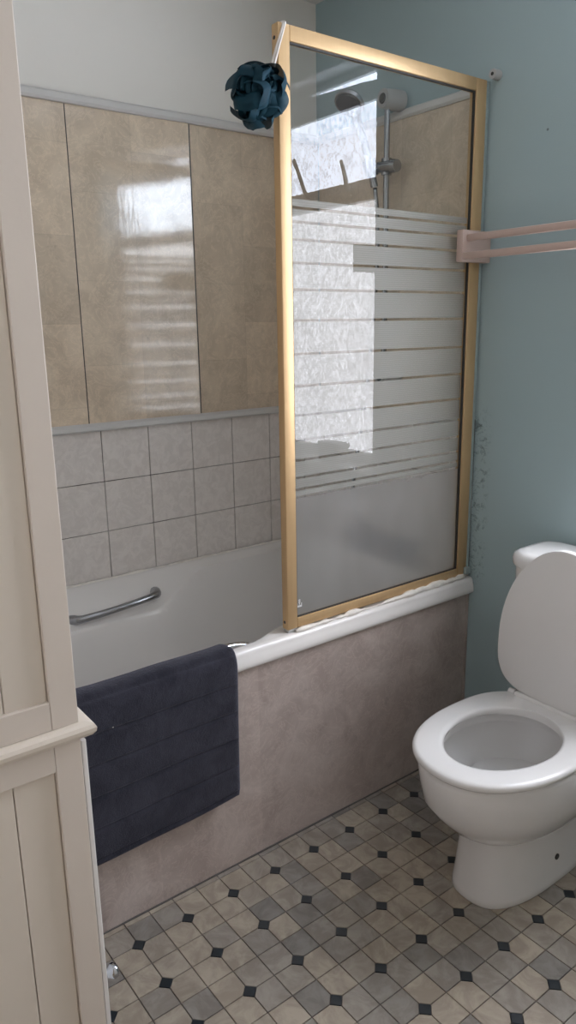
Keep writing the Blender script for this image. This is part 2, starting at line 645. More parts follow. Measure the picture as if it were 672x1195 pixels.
# ---- floor: octagon-look tiles with dark diamond insets, relief of a joint between pieces
HD = 0.0165      # half diagonal of an inset
H = GA / 2
J = 0.0011       # half joint


def floor_piece(poly, name='tile'):
    bm = bmesh.new()
    c = Vector((sum(p[0] for p in poly) / len(poly), sum(p[1] for p in poly) / len(poly), 0))
    def ring(k, z):
        return [bm.verts.new((c.x + (p[0] - c.x) * k, c.y + (p[1] - c.y) * k, z)) for p in poly]
    a, b, d = ring(1, -0.0036), ring(1, -0.0006), ring(0.975, 0.0)
    n = len(poly)
    for r, s in ((a, b), (b, d)):
        for k in range(n):
            bm.faces.new((r[k], r[(k + 1) % n], s[(k + 1) % n], s[k]))
    bm.faces.new(d)
    bmesh.ops.recalc_face_normals(bm, faces=bm.faces)
    return bm


def quad_poly(sx, sy):
    # the inset sits at corner (0,0); the square runs to (sx*H, sy*H)
    q = HD + 0.0012
    pts = [(q, J), (H - J, J), (H - J, H - J), (J, H - J), (J, q)]
    pts = [(sx * a, sy * b) for a, b in pts]
    return pts if sx * sy > 0 else pts[::-1]


tile_mesh = {}
for sx in (1, -1):
    for sy in (1, -1):
        me = bpy.data.meshes.new('tile')
        b = floor_piece(quad_poly(sx, sy))
        b.to_mesh(me)
        b.free()
        me.materials.append(M['floor_tile'])
        tile_mesh[(sx, sy)] = me
dot_mesh = bpy.data.meshes.new('inset')
b = floor_piece([(HD, 0), (0, HD), (-HD, 0), (0, -HD)])
b.to_mesh(dot_mesh)
b.free()
dot_mesh.materials.append(M['dark_dot'])
FX0, FX1, FY0, FY1 = 0.728, XR, YF - 0.12, 0.0
cands, dots = [], []
for i in range(-1, 14):
    for j in range(-10, 7):
        px, py = GX + GA * i, GY + GA * j
        if FX0 - HD < px < FX1 + HD and FY0 - HD < py < FY1 + HD:
            dots.append((px, py))
        for key in tile_mesh:
            cx, cy = px + key[0] * H / 2, py + key[1] * H / 2
            if cx + H / 2 < FX0 or cx - H / 2 > FX1 or cy + H / 2 < FY0 or cy - H / 2 > FY1:
                continue
            inside = cx - H / 2 > FX0 - 0.03 and cx + H / 2 < FX1 and cy + H / 2 < FY1 and cy - H / 2 > FY0
            cands.append((px, py, key, cx, cy, inside))


def score(cx, cy):
    pr = project((cx, cy, 0))
    if not pr or not (108 < pr[0] < 692 and pr[1] < 1215):
        return -1
    if 1.06 < cx < 1.34 and cy > -0.56:      # under the toilet
        return -0.5
    if cy > -0.60 and cx > 1.0:              # behind the pan
        return 0.05 / pr[2] ** 2
    return 1 / pr[2] ** 2


def clip_to_room(bm):
    for co, no in (((FX0, 0, 0), (-1, 0, 0)), ((FX1, 0, 0), (1, 0, 0)), ((0, FY1, 0), (0, 1, 0)), ((0, FY0, 0), (0, -1, 0))):
        bmesh.ops.bisect_plane(bm, geom=bm.verts[:] + bm.edges[:] + bm.faces[:], plane_co=co, plane_no=no, clear_outer=True)


cands.sort(key=lambda c: -score(c[3], c[4]))
rest = bmesh.new()
count = 0
for px, py, key, cx, cy, inside in cands:
    if count < 300 and score(cx, cy) > 0 and inside:
        o = bpy.data.objects.new('tile', tile_mesh[key])
        o.location = (px, py, 0)
        o.parent = floor
        C.objects.link(o)
        count += 1
    else:
        tmp = bpy.data.meshes.new('t')
        tmp.from_pydata([tuple(v.co + Vector((px, py, 0))) for v in tile_mesh[key].vertices], [],
                        [list(p.vertices) for p in tile_mesh[key].polygons])
        rest.from_mesh(tmp)
        bpy.data.meshes.remove(tmp)
clip_to_room(rest)
ro = obj('tiling', rest, 'floor_tile', floor)
ro['kind'] = 'stuff'
for px, py in dots:
    o = bpy.data.objects.new('inset', dot_mesh)
    o.location = (px, py, 0.0003)
    o.parent = floor
    C.objects.link(o)

# ---- window in the teal wall (seen mirrored in the bath screen)
win = bpy.data.objects.new('window_1', None)
C.objects.link(win)
structure(win, 'white window with patterned glass, a fanlight over a tall pane')
WY = 0.085
fb = bmesh.new()
prism(fb, [(WX0, 2.10), (WX1, 2.10), (WX1, 2.186), (1.62, 2.184), (1.40, 2.168), (1.33, 2.166), (WX0, 2.150)], 'y', WY - 0.005, WY + 0.05)
box(fb, WX0, WX1, WY - 0.005, WY + 0.05, 2.1863, WZ1 - 0.005, 0.004)
box(fb, WX0, WX1, WY - 0.005, WY + 0.05, WZ0 + 0.0005, 0.919, 0.004)
box(fb, WX0, WX0 + 0.035, WY - 0.004, WY + 0.05, 0.9193, 2.0997, 0.004)
box(fb, WX1 - 0.04, WX1, WY - 0.004, WY + 0.05, 0.9193, 2.0997, 0.004)
box(fb, WX0 + 0.0353, WX1 - 0.0403, WY - 0.012, WY + 0.05, 1.792, 1.862, 0.006)
obj('window_frame', fb, 'white_upvc', win)
obj('pane', B(WX0 + 0.03, WX1 - 0.035, WY + 0.012, WY + 0.024, 0.914, 1.797), 'pane', win)
obj('pane', B(WX0 + 0.03, WX1 - 0.035, WY + 0.012, WY + 0.024, 1.857, 2.105), 'pane_sky', win)
obj('pane', B(WX0 + 0.03, WX1 - 0.035, WY + 0.012, WY + 0.024, 2.12, 2.20), 'pane_sky', win)
obj('reveal', B(WX0, WX1, 0.0, WY - 0.005, WZ1 - 0.004, WZ1 - 0.0005), 'white_gloss', win)
obj('window_sill', B(WX0 + 0.001, WX1 - 0.001, -0.02, WY - 0.006, WZ0 + 0.0008, WZ0 + 0.017, 0.005), 'white_gloss', win)
hb = bmesh.new()
box(hb, 1.335, 1.365, WY - 0.03, WY - 0.012, 1.815, 1.845, 0.004)
tube(hb, [(1.35, WY - 0.038, 1.83), (1.352, WY - 0.044, 1.87), (1.372, WY - 0.046, 1.93)], [0.008, 0.008, 0.006], 8)
obj('handle', hb, 'chrome', win, smooth=True, angle=40)
sb = bmesh.new()
tube(sb, catmull([(1.66, WY - 0.03, 1.98), (1.63, WY - 0.03, 1.93), (1.605, WY - 0.03, 1.88), (1.59, WY - 0.02, 1.835)], 5), 0.007, 8)
obj('stay', sb, 'dark_rubber', win, smooth=True, angle=40)
bx = thing('soap_box', 'small grey soap box standing on the white window sill', 'box')
obj('base', B(1.345, 1.465, 0.005, 0.055, WZ0 + 0.0172, 0.93, 0.006), 'sill_box', bx)
obj('lid', B(1.342, 1.468, 0.002, 0.058, 0.9301, 0.952, 0.005), 'sill_box', bx)
ground(bx, (1.405, 0.03, WZ0 + 0.0172))

# ------------------------------------------------------------------ bathtub
BL, BW, ZR = 1.80, 0.752, 0.604
bath = thing('bathtub', 'white acrylic bathtub with moulded armrests along the tiled wall', 'bathtub')


def gwall(t):
    t = max(0.0, min(1.0, t))
    t = t * t * 1.05 / (t + 0.05)
    return 1 - (1 - t) ** 2.2 if t < 1 else 1.0


def tub_z(x, y):
    rec = smoothstep(-0.56, -0.82, y) * smoothstep(-1.62, -1.46, y)
    # back (wall) side
    dxb, dxf = x, BW - x
    eb0, eb1 = 0.026, 0.074 + 0.071 * rec
    ef0 = 0.078 - 0.046 * smoothstep(-0.68, -0.84, y) * smoothstep(-1.70, -1.54, y)
    ef1 = ef0 + 0.012 + 0.05 * rec
    if dxb < dxf:
        d, e0, e1 = dxb, eb0, eb1
    else:
        d, e0, e1 = dxf, ef0, ef1
    ey0 = 0.10
    rx = 0.5 * smoothstep(e0, e1, d) + 0.5 * max(0.0, min(1.0, (d - e0) / (e1 - e0)))
    tx = gwall((d - (e0 + e1) / 2 - (0.5 * (e1 - e0))) / 0.13) if d > e1 else 0.0
    dy = min(-y - ey0, (BL + y - 0.05) * 0.5)
    ty = gwall(dy / 0.10)
    ry = smoothstep(0.0, 0.03, dy)
    lip = (0.014 + 0.080 * rec) * rx * ry
    return ZR - lip - (ZR - lip - 0.17) * tx * ty


xs_ = []
x = 0.004
while x < 0.735:
    xs_.append(x)
    x += 0.005 if (x < 0.26 or x > 0.50) else 0.02
xs_.append(0.735)
ys_ = []
y = -BL
while y < -0.003:
    ys_.append(y)
    y += 0.006
ys_.append(-0.002)
bm = bmesh.new()
grid = []
for y in ys_:
    row = [bm.verts.new((x, y, tub_z(x, y))) for x in xs_]
    for dx, z in ((0.742, 0.6030), (0.7475, 0.5985), (0.7492, 0.591), (0.7495, 0.586), (0.7525, 0.580), (0.754, 0.566), (0.7535, 0.558),
                  (0.750, 0.5535), (0.735, 0.5535)):
        row.append(bm.verts.new((dx, y, z)))
    grid.append(row)
for i in range(len(grid) - 1):
    for k in range(len(grid[0]) - 1):
        bm.faces.new((grid[i][k], grid[i][k + 1], grid[i + 1][k + 1], grid[i + 1][k]))
obj('tub', bm, 'acrylic', bath, smooth=True, angle=50)


def grab(pts, rads):
    bm = bmesh.new()
    path = catmull(pts, 6)
    rr = []
    for i in range(len(path)):
        t = i / (len(path) - 1) * (len(rads) - 1)
        k = min(int(t), len(rads) - 2)
        rr.append(rads[k] + (rads[k + 1] - rads[k]) * (t - k))
    tube(bm, path, rr, 12)
    return bm


def zz(x, y, up_):
    return tub_z(x, y) + up_


gb = grab([(0.090, -1.064, 0.524), (0.112, -1.056, 0.533), (0.132, -1.03, 0.538), (0.138, -0.92, 0.546), (0.130, -0.81, 0.553),
           (0.110, -0.780, 0.552), (0.086, -0.770, 0.548)], [0.019, 0.0165, 0.0115, 0.010, 0.0115, 0.0165, 0.019])
gh = obj('grab_handle', gb, 'dull_chrome', bath, smooth=True, angle=60)
gf = grab([(0.690, -1.055, 0.52), (0.672, -1.045, 0.545), (0.655, -1.01, 0.568), (0.652, -0.91, 0.578), (0.655, -0.82, 0.572),
           (0.672, -0.785, 0.552), (0.690, -0.775, 0.525)], [0.016, 0.014, 0.011, 0.0095, 0.011, 0.014, 0.016])
obj('grab_handle', gf, 'chrome', bath, smooth=True, angle=60)


def lumpy(pts, r, amp, n=8, step=0.012, seed=1):
    rg = random.Random(seed)
    a, b = Vector(pts[0]), Vector(pts[1])
    k = max(2, int((b - a).length / step))
    path, rads = [], []
    w = 0
    for i in range(k + 1):
        w = 0.7 * w + 0.3 * rg.uniform(-1, 1)
        path.append(a.lerp(b, i / k) + Vector((0, 0, w * amp * 0.6)))
        rads.append(r + amp * max(-0.6, w * 1.4))
    return T(path, rads, n)


sb = lumpy(((0.0155, -1.79, 0.600), (0.0155, -0.02, 0.598)), 0.009, 0.004, seed=3)
obj('sealant_bead', sb, 'sealant', bath, smooth=True)
# laminate front panel
pan = obj('front_panel', B(0.722, 0.734, -1.80, -0.012, 0.0, 0.5530), 'laminate_p', bath)
pan['label'] = 'stone-look laminate panel under the bath rim'
obj('end_strip', B(0.722, 0.7365, -0.0118, -0.001, 0.0, 0.5530, 0.001), 'laminate_p', pan)
obj('floor_bead', lumpy(((0.735, -1.8, 0.001), (0.735, -0.004, 0.001)), 0.0028, 0.0008, 6, 0.03, 5), 'floor_grout', pan, smooth=True)
ground(bath, (0.375, -0.9, 0.0))

# mixer tap on the tap-end ledge
tap = thing('bath_mixer_tap', 'chrome bath mixer tap with two handles behind the hazy glass', 'tap')
bm = bmesh.new()
tube(bm, [(0.28, -0.05, 0.655), (0.48, -0.05, 0.655)], 0.020, 14)
for x in (0.30, 0.46):
    tube(bm, [(x, -0.05, 0.6045), (x, -0.05, 0.614), (x, -0.05, 0.655)], [0.028, 0.018, 0.018], 14)
obj('body', bm, 'dull_chrome', tap, smooth=True, angle=40)
for x in (0.26, 0.50):
    bm = T([(x + (0.02 if x < .4 else -0.02), -0.05, 0.655), (x, -0.05, 0.655), (x - (0.03 if x < .4 else -0.03), -0.05, 0.655)],
           [0.015, 0.026, 0.024], 10)
    obj('handle', bm, 'dull_chrome', tap, smooth=True, angle=40)
obj('spout', T(catmull([(0.38, -0.05, 0.66), (0.38, -0.09, 0.675), (0.38, -0.15, 0.668), (0.38, -0.175, 0.64)], 5),
               0.014, 12), 'dull_chrome', tap, smooth=True, angle=40)
ground(tap, (0.38, -0.05, 0.604))

# ------------------------------------------------------------------ shower set
sh = thing('shower_rail', 'chrome shower riser rail with handset and hose behind the glass', 'shower')
obj('riser', T([(0.392, -0.055, 1.20), (0.392, -0.055, 2.045)], 0.0095, 12), 'dull_chrome', sh, smooth=True, angle=40)
for z in (2.035, 1.215):
    bm = bmesh.new()
    tube(bm, [(0.402, -0.0075, z), (0.400, -0.03, z), (0.395, -0.078, z)], [0.030, 0.030, 0.027], 18)
    br = obj('bracket', bm, 'grey_plastic', sh, smooth=True, angle=40)
    obj('cap', T([(0.395, -0.0785, z), (0.3945, -0.082, z)], [0.015, 0.013], 14), 'dark_rubber', br, smooth=True, angle=40)
bm = bmesh.new()
tube(bm, [(0.355, -0.062, 1.850), (0.425, -0.062, 1.845)], 0.017, 14)
tube(bm, [(0.392, -0.055, 1.825), (0.392, -0.055, 1.872)], 0.016, 14)
sl = obj('slider', bm, 'dull_chrome', sh, smooth=True, angle=40)
obj('knob', T([(0.4255, -0.062, 1.845), (0.445, -0.062, 1.843)], [0.021, 0.018], 12), 'dull_chrome', sl, smooth=True, angle=40)
obj('holder', T([(0.352, -0.075, 1.825), (0.347, -0.088, 1.872)], [0.019, 0.021], 14), 'dull_chrome', sl, smooth=True, angle=40)
# handset: handle rising forward out of the holder to a round head
bm = bmesh.new()
tube(bm, catmull([(0.354, -0.068, 1.795), (0.349, -0.085, 1.86), (0.350, -0.115, 1.93), (0.365, -0.165, 1.995)], 6), 0.012, 12)
hs = obj('handset', bm, 'dull_chrome', sh, smooth=True, angle=40)
hd = Vector((0.372, -0.190, 2.012))
nrm = Vector((0.10, -0.55, -0.83)).normalized()
obj('head', T([hd - nrm * 0.022, hd - nrm * 0.014, hd - nrm * 0.002, hd + nrm * 0.008], [0.015, 0.036, 0.046, 0.044], 28),
    'dull_chrome', hs, smooth=True, angle=35)
obj('face_plate', T([hd + nrm * 0.0085, hd + nrm * 0.011], [0.040, 0.038], 28), 'dark_rubber', hs, smooth=True, angle=35)
hose = catmull([(0.354, -0.066, 1.793), (0.358, -0.058, 1.70), (0.352, -0.055, 1.50), (0.330, -0.075, 1.15), (0.300, -0.10, 0.86),
                (0.315, -0.10, 0.74), (0.345, -0.075, 0.70), (0.36, -0.055, 0.678)], 8)
obj('hose', T(hose, 0.0068, 10), 'dull_chrome', sh, smooth=True)
ground(sh, (0.392, -0.01, 1.2))

# ------------------------------------------------------------------ bath screen
XS = 0.722
scr = thing('bath_screen', 'gold-framed glass bath screen with frosted stripes standing on the bath rim', 'bath screen')
SY0, SY1, SZ0, SZ1 = -0.722, -0.018, 0.613, 2.013
FD0, FD1 = XS - 0.012, XS + 0.012


def frame_bar(name, y0, y1, z0, z1):
    o = obj(name, B(FD0, FD1, y0, y1, z0, z1, 0.0022), 'gold', scr, smooth=True, angle=40)
    return o


stl = frame_bar('frame_stile', SY0, SY0 + 0.032, SZ0, SZ1)
str_ = frame_bar('frame_stile', SY1 - 0.042, SY1, SZ0, SZ1)
frt = frame_bar('frame_rail', SY0 + 0.0323, SY1 - 0.0423, SZ1 - 0.032, SZ1)
frb = frame_bar('frame_rail', SY0 + 0.0323, SY1 - 0.0423, SZ0, SZ0 + 0.027)
GY0, GY1, GZ0, GZ1 = SY0 + 0.0325, SY1 - 0.0425, SZ0 + 0.0273, SZ1 - 0.0323
glass = obj('glass', B(XS - 0.003, XS + 0.002, GY0, GY1, GZ0, GZ1), 'glass', scr)
gk = bmesh.new()
for a in ((GY0 - 0.0002, GY0 + 0.0025, GZ0, GZ1), (GY1 - 0.0045, GY1 + 0.0002, GZ0, GZ1),
          (GY0, GY1, GZ1 - 0.0035, GZ1 + 0.0002), (GY0, GY1, GZ0 - 0.0002, GZ0 + 0.002)):
    box(gk, XS + 0.0021, XS + 0.008, *a)
obj('gasket', gk, 'dark_rubber', scr)
# frosted print: bands thin at top and bottom, tall in the middle, on the bath side of the glass
edges = [1.664, 1.645, 1.614, 1.575, 1.523, 1.4625, 1.3915, 1.3125, 1.2355, 1.1635, 1.102, 1.0515, 1.007, 0.977, 0.960]
for i in range(len(edges) - 1):
    top = edges[i] - (0.0 if i == 0 else 0.0032)
    bot = edges[i + 1] + (0.0 if i == len(edges) - 2 else 0.0032)
    obj('frosted_band', B(XS - 0.0038, XS - 0.0032, GY0 + 0.001, GY1 - 0.001, bot, top), 'frost', glass)
# small etched safety mark near the lower corner: a cup-like outline over a bar
bm = bmesh.new()
ly, lz = -0.676, 0.664
X0, X1 = XS + 0.0021, XS + 0.0026
box(bm, X0, X1, ly - 0.008, ly + 0.008, lz, lz + 0.005)
box(bm, X0, X1, ly - 0.008, ly - 0.006, lz + 0.005, lz + 0.011)
box(bm, X0, X1, ly + 0.006, ly + 0.008, lz + 0.005, lz + 0.011)
box(bm, X0, X1, ly - 0.0015, ly + 0.0015, lz + 0.007, lz + 0.022)
box(bm, X0, X1, ly - 0.004, ly + 0.004, lz + 0.013, lz + 0.015)
box(bm, X0, X1, ly - 0.0035, ly + 0.0035, lz + 0.018, lz + 0.020)
mk = obj('safety_mark', bm, 'etch', glass)
mk['label'] = 'small white etched mark in the corner of the glass'
obj('wall_channel', B(XS - 0.012, XS + 0.0125, SY1 + 0.0003, -0.0078, SZ0, SZ1 - 0.002, 0.001), 'channel', scr)
bm = T([(XS + 0.034, -0.0008, 2.022), (XS + 0.034, -0.026, 2.022)], [0.013, 0.012], 16)
pc = obj('end_cap', bm, 'grey_plastic', scr, smooth=True, angle=40)
obj('screw_hole', T([(XS + 0.034, -0.0263, 2.022), (XS + 0.034, -0.0275, 2.022)], 0.0045, 10), 'dark_rubber', pc)
obj('screw_hole', T([(XS - 0.002, SY0 - 0.0004, 1.985), (XS - 0.002, SY0 + 0.001, 1.985)], 0.0042, 12), 'dark_rubber', stl)
obj('screw_hole', T([(XS - 0.002, SY0 - 0.0004, 0.632), (XS - 0.002, SY0 + 0.001, 0.632)], 0.0042, 12), 'dark_rubber', stl)
obj('bottom_seal', lumpy(((XS + 0.016, -0.70, 0.607), (XS + 0.016, -0.03, 0.610)), 0.0055, 0.007, 8, 0.011, 11), 'sealant', scr, smooth=True)
obj('bottom_seal', lumpy(((XS + 0.014, -0.26, 0.611), (XS + 0.014, -0.012, 0.616)), 0.0075, 0.009, 8, 0.014, 21), 'sealant', scr, smooth=True)
bm = bmesh.new()
box(bm, XS - 0.010, XS + 0.011, SY0 + 0.002, SY0 + 0.030, SZ0 - 0.008, SZ0 - 0.0003, 0.002)
obj('foot', bm, 'grey_plastic', scr)
bm = bmesh.new()
box(bm, XS + 0.013, XS + 0.026, -0.034, -0.012, 0.618, 0.640, 0.003)
obj('corner_block', bm, 'channel', scr)
ground(scr, (XS, -0.37, 0.606))

# ------------------------------------------------------------------ bath sponge on its cord
lf = thing('bath_puff', 'dark teal net bath puff hanging from the gold screen frame', 'bath sponge')
LC = Vector((0.760, -0.800, 1.854))
bm = bmesh.new()
NP = 56
rg = random.Random(5)
for i in range(NP):
    zz_ = 1 - 2 * (i + 0.5) / NP
    ph = i * 2.399963
    n = Vector((math.sqrt(1 - zz_ * zz_) * math.cos(ph), math.sqrt(1 - zz_ * zz_) * math.sin(ph), zz_))
    n = (n + Vector((rg.uniform(-.25, .25), rg.uniform(-.25, .25), rg.uniform(-.25, .25)))).normalized()
    a = Vector((rg.uniform(-1, 1), rg.uniform(-1, 1), rg.uniform(-1, 1)))
    s = n.cross(a).normalized()
    b = n.cross(s)
    w = rg.uniform(0.026, 0.046)
    R = rg.uniform(0.052, 0.072)
    ph1, fq = rg.uniform(0, 6.3), rg.uniform(2.0, 3.4)
    curl = rg.uniform(0.006, 0.016)
    lean = rg.uniform(-0.035, 0.035)
    hook = rg.choice((-1, 1)) * rg.uniform(0.012, 0.026)
    NU, NV = 14, 9
    rows = []
    for v in range(NV + 1):
        fv = v / NV
        row = []
        for u in range(NU + 1):
            fu = -1 + 2 * u / NU
            fold = math.sqrt(max(0.0, 1 - 0.92 * abs(fu) ** 2.6))
            rad = 0.010 + (R - 0.010) * fv * (0.45 + 0.55 * fold)
            tip = max(0.0, fv - 0.62) / 0.38
            off = (curl * math.sin(fq * fu + ph1) + lean * fv) * fv + hook * tip * tip
            rad -= 0.55 * abs(hook) * tip ** 3
            p = LC + n * rad + s * (fu * w * (0.35 + 0.65 * math.sin(1.5 * fv))) + b * off
            d = p - LC
            if d.length > 0.070:
                d = d.normalized() * (0.070 + 0.1 * (d.length - 0.070))
            row.append(bm.verts.new(LC + d))
        rows.append(row)
    for v in range(NV):
        for u in range(NU):
            bm.faces.new((rows[v][u], rows[v][u + 1], rows[v + 1][u + 1], rows[v + 1][u]))
obj('net_ruffles', bm, 'net', lf, smooth=True)
bm = bmesh.new()
tube(bm, catmull([(0.752, -0.752, 1.905), (0.744, -0.730, 1.955), (0.7385, -0.708, 2.006), (0.730, -0.702, 2.0155), (0.716, -0.702, 2.0155)], 6), 0.0026, 8)
tube(bm, catmull([(0.748, -0.756, 1.905), (0.741, -0.734, 1.955), (0.7375, -0.712, 2.004), (0.728, -0.707, 2.0155), (0.716, -0.702, 2.0155)], 6), 0.0026, 8)
obj('cord', bm, 'cord', lf, smooth=True)
obj('fabric_tag', B(0.762, 0.764, -0.738, -0.724, 1.848, 1.868), 'green_tag', lf)
ground(lf, (LC.x, LC.y, LC.z))

# ------------------------------------------------------------------ bath mat over the rim
mat = thing('bath_mat', 'dark navy ribbed towelling bath mat draped over the bath rim', 'bath mat')
prof = [(0.7595, 0.226), (0.7605, 0.30), (0.762, 0.40), (0.764, 0.50), (0.766, 0.56), (0.765, 0.592), (0.756, 0.6125), (0.742, 0.6165),
        (0.728, 0.6140), (0.716, 0.6100)] + [(x, max(tub_z(x, -1.48 + 0.02 * k) for k in range(29)) + 0.008) for x in (0.706, 0.697)]
path = [Vector((p.x, 0, p.y)) for p in catmull([(a, b, 0) for a, b in prof], 8)]
L = [0.0]
for i in range(1, len(path)):
    L.append(L[-1] + (path[i] - path[i - 1]).length)
TOT = L[-1]
NS, NW = 220, 90
MY0, MY1 = -1.50, -0.906
RC = 0.022


def at_len(s):
    for i in range(1, len(L)):
        if s <= L[i] or i == len(L) - 1:
            t = (s - L[i - 1]) / (L[i] - L[i - 1])
            p = path[i - 1].lerp(path[i], t)
            tn = (path[min(i + 1, len(path) - 1)] - path[max(i - 2, 0)]).normalized()
            return p, Vector((tn.z, 0, -tn.x))


bm = bmesh.new()
outer, inner = [], []
rg = random.Random(9)
for i in range(NS + 1):
    s = TOT * i / NS
    p, nn = at_len(s)
    q = min(s, TOT - s)
    inset = RC - math.sqrt(max(0, RC * RC - (RC - q) ** 2)) if q < RC else 0.0
    # quilted rib: a groove every 74 mm and a hemmed edge
    ph = ((s - 0.018) % 0.0735) / 0.0735
    g = abs(ph - 0.5) * 2
    rib = 0.0046 * (1 - smoothstep(0.80, 1.0, g))
    ro, ri = [], []
    for k in range(NW + 1):
        f = k / NW
        y = (MY0 + inset) + (MY1 - MY0 - 2 * inset) * f
        ed = min(y - MY0, MY1 - y, q)
        hem = smoothstep(0.0, 0.010, ed)
        wob = 0.0022 * math.sin(9 * y + 5 * s) + 0.0015 * math.sin(23 * y - 11 * s)
        sag = 0.006 * math.sin((f - 0.1) * 3.1) * smoothstep(0.25, 0.0, s)
        out = 0.0045 + (0.0035 + rib) * hem
        base = p + nn * max(0.0, wob + sag + 0.002) if s < 0.36 else p + nn * max(0.0, wob + 0.002)
        dz = -0.012 * (1 - f) * smoothstep(0.3, 0.0, s)
        ro.append(bm.verts.new((base.x + nn.x * out, y, base.z + nn.z * out + dz)))
        ri.append(bm.verts.new((base.x, y, base.z + dz)))
    outer.append(ro)
    inner.append(ri)
for i in range(NS):
    for k in range(NW):
        bm.faces.new((outer[i][k], outer[i][k + 1], outer[i + 1][k + 1], outer[i + 1][k]))
        bm.faces.new((inner[i][k], inner[i + 1][k], inner[i + 1][k + 1], inner[i][k + 1]))
    for k in (0, NW):
        bm.faces.new((outer[i][k], outer[i + 1][k], inner[i + 1][k], inner[i][k]))
for i in (0, NS):
    for k in range(NW):
        bm.faces.new((outer[i][k], outer[i][k + 1], inner[i][k + 1], inner[i][k]))
obj('pile', bm, 'towel', mat, smooth=True)
for y, z in ((-1.251, 0.333), (-1.235, 0.542)):
    bm = bmesh.new()
    bmesh.ops.create_icosphere(bm, subdivisions=1, radius=0.0022, matrix=Matrix.Translation((0.7775, y, z)))
    obj('lint', bm, 'lint', mat)
ground(mat, (0.74, -1.2, 0.612))

# ------------------------------------------------------------------ wooden towel rail
tr = thing('towel_rail', 'pale wooden two-bar towel rail fixed to the teal wall', 'towel rail')
for x0 in (0.7355, 1.112):
    obj('end_bracket', B(x0, x0 + 0.022, -0.122, -0.0006, 1.543, 1.6265, 0.003), 'rail_wood', tr, smooth=True, angle=40)
for yb, zb in ((-0.100, 1.605), (-0.113, 1.557)):
    obj('bar', B(0.7578, 1.1117, yb - 0.008, yb + 0.008, zb - 0.0095, zb + 0.0095, 0.004), 'rail_wood', tr, smooth=True, angle=40)
ground(tr, (0.94, -0.01, 1.55))

# ------------------------------------------------------------------ toilet
TC = 1.198
wc = thing('toilet', 'white close-coupled toilet with its lid raised against the cistern', 'toilet')
NR = 64


def egg(cx, yb, yf, hw, z, n=NR, sq=2.0, wide=0.42, sqb=None):
    """egg outline: back end at yb (towards the wall), front tip at yf; widest point a fraction from the back"""
    ym = yb + (yf - yb) * wide
    pts = []
    for k in range(n):
        a = 2 * math.pi * k / n
        c, s = math.cos(a), math.sin(a)
        e = 2.0 / (sqb if sqb and c < 0 else sq)
        ss = math.copysign(abs(s) ** e, s)
        cc = math.copysign(abs(c) ** e, c)
        pts.append((cx + hw * ss, ym + ((yf - ym) if c > 0 else (ym - yb)) * (cc if c > 0 else cc), z))
    return pts


# pedestal
bm = bmesh.new()
rings = []
for z, hw, yf in ((0.0, 0.098, -0.530), (0.006, 0.101, -0.534), (0.02, 0.100, -0.532), (0.06, 0.096, -0.526), (0.12, 0.092, -0.520), (0.17, 0.090, -0.516),
                  (0.22, 0.090, -0.516), (0.27, 0.10, -0.52)):
    rings.append(egg(TC - 0.008, -0.06, yf, hw + 0.006, z, sq=2.7, wide=0.5))
loft(bm, rings)
ped = obj('pedestal', bm, 'porcelain', wc, smooth=True, angle=50)
# bowl: outside, rim, inside
bm = bmesh.new()
rings = []
for z, hw, yf, yb in ((0.178, 0.060, -0.48, -0.24), (0.183, 0.095, -0.525, -0.20), (0.196, 0.118, -0.555, -0.175), (0.222, 0.140, -0.590, -0.15), (0.26, 0.160, -0.626, -0.13),
                      (0.30, 0.176, -0.656, -0.115), (0.35, 0.182, -0.666, -0.11), (0.385, 0.184, -0.670, -0.11), (0.396, 0.181, -0.667, -0.112),
                      (0.400, 0.174, -0.660, -0.118)):
    rings.append(egg(TC + 0.006, yb, yf, hw - 0.002, z, sq=2.15))
for z, hw, yf, yb in ((0.400, 0.140, -0.625, -0.25), (0.394, 0.134, -0.618, -0.256), (0.368, 0.134, -0.615, -0.258), (0.362, 0.152, -0.630, -0.245), (0.335, 0.146, -0.622, -0.25), (0.28, 0.118, -0.585, -0.27),
                      (0.22, 0.085, -0.52, -0.29), (0.185, 0.055, -0.45, -0.31), (0.18, 0.02, -0.40, -0.34)):
    rings.append(egg(TC, yb, yf, hw, z, sq=2.0))
loft(bm, rings)
obj('bowl', bm, 'porcelain', wc, smooth=True, angle=50)
# water
bm = bmesh.new()
bm.faces.new([bm.verts.new(p) for p in egg(TC, -0.305, -0.475, 0.066, 0.197)])
wt = NT('toilet_water')
wt.set(Base_Color=(0.32, 0.33, 0.34, 1), Roughness=0.03)
M['water'] = wt.m
obj('water', bm, 'water', wc)
# deck behind the bowl carrying the cistern
bm = bmesh.new()
box(bm, TC - 0.150, TC + 0.150, -0.235, -0.012, 0.30, 0.4005, 0.02, 4)
obj('deck', bm, 'porcelain', wc, smooth=True, angle=50)
# seat ring
bm = bmesh.new()
rings = []
ZS = 0.4015
for z, g in ((0.0, -0.006), (0.006, 0.0), (0.014, 0.001), (0.019, -0.003), (0.0215, -0.010)):
    rings.append(egg(TC + 0.006, -0.215, -0.676 - g, 0.181 + g, ZS + z, sq=2.2, wide=0.44, sqb=3.0))
for z, g in ((0.0215, 0.012), (0.0195, 0.004), (0.014, 0.0), (0.004, 0.002), (0.0, 0.008)):
    rings.append(egg(TC + 0.008, -0.286, -0.605 - g * 1.0, 0.120 + g, ZS + z, sq=2.0, wide=0.46))
rings.append(rings[0])
vr = [[bm.verts.new(p) for p in r] for r in rings[:-1]]
vr.append(vr[0])
for i in range(len(vr) - 1):
    for k in range(NR):
        bm.faces.new((vr[i][k], vr[i][(k + 1) % NR], vr[i + 1][(k + 1) % NR], vr[i + 1][k]))
obj('seat', bm, 'seat_plastic', wc, smooth=True, angle=50)
# raised lid: same outline stood up, leaning back a touch
LTZ, LTY, LTH = 0.428, -0.235, 0.408


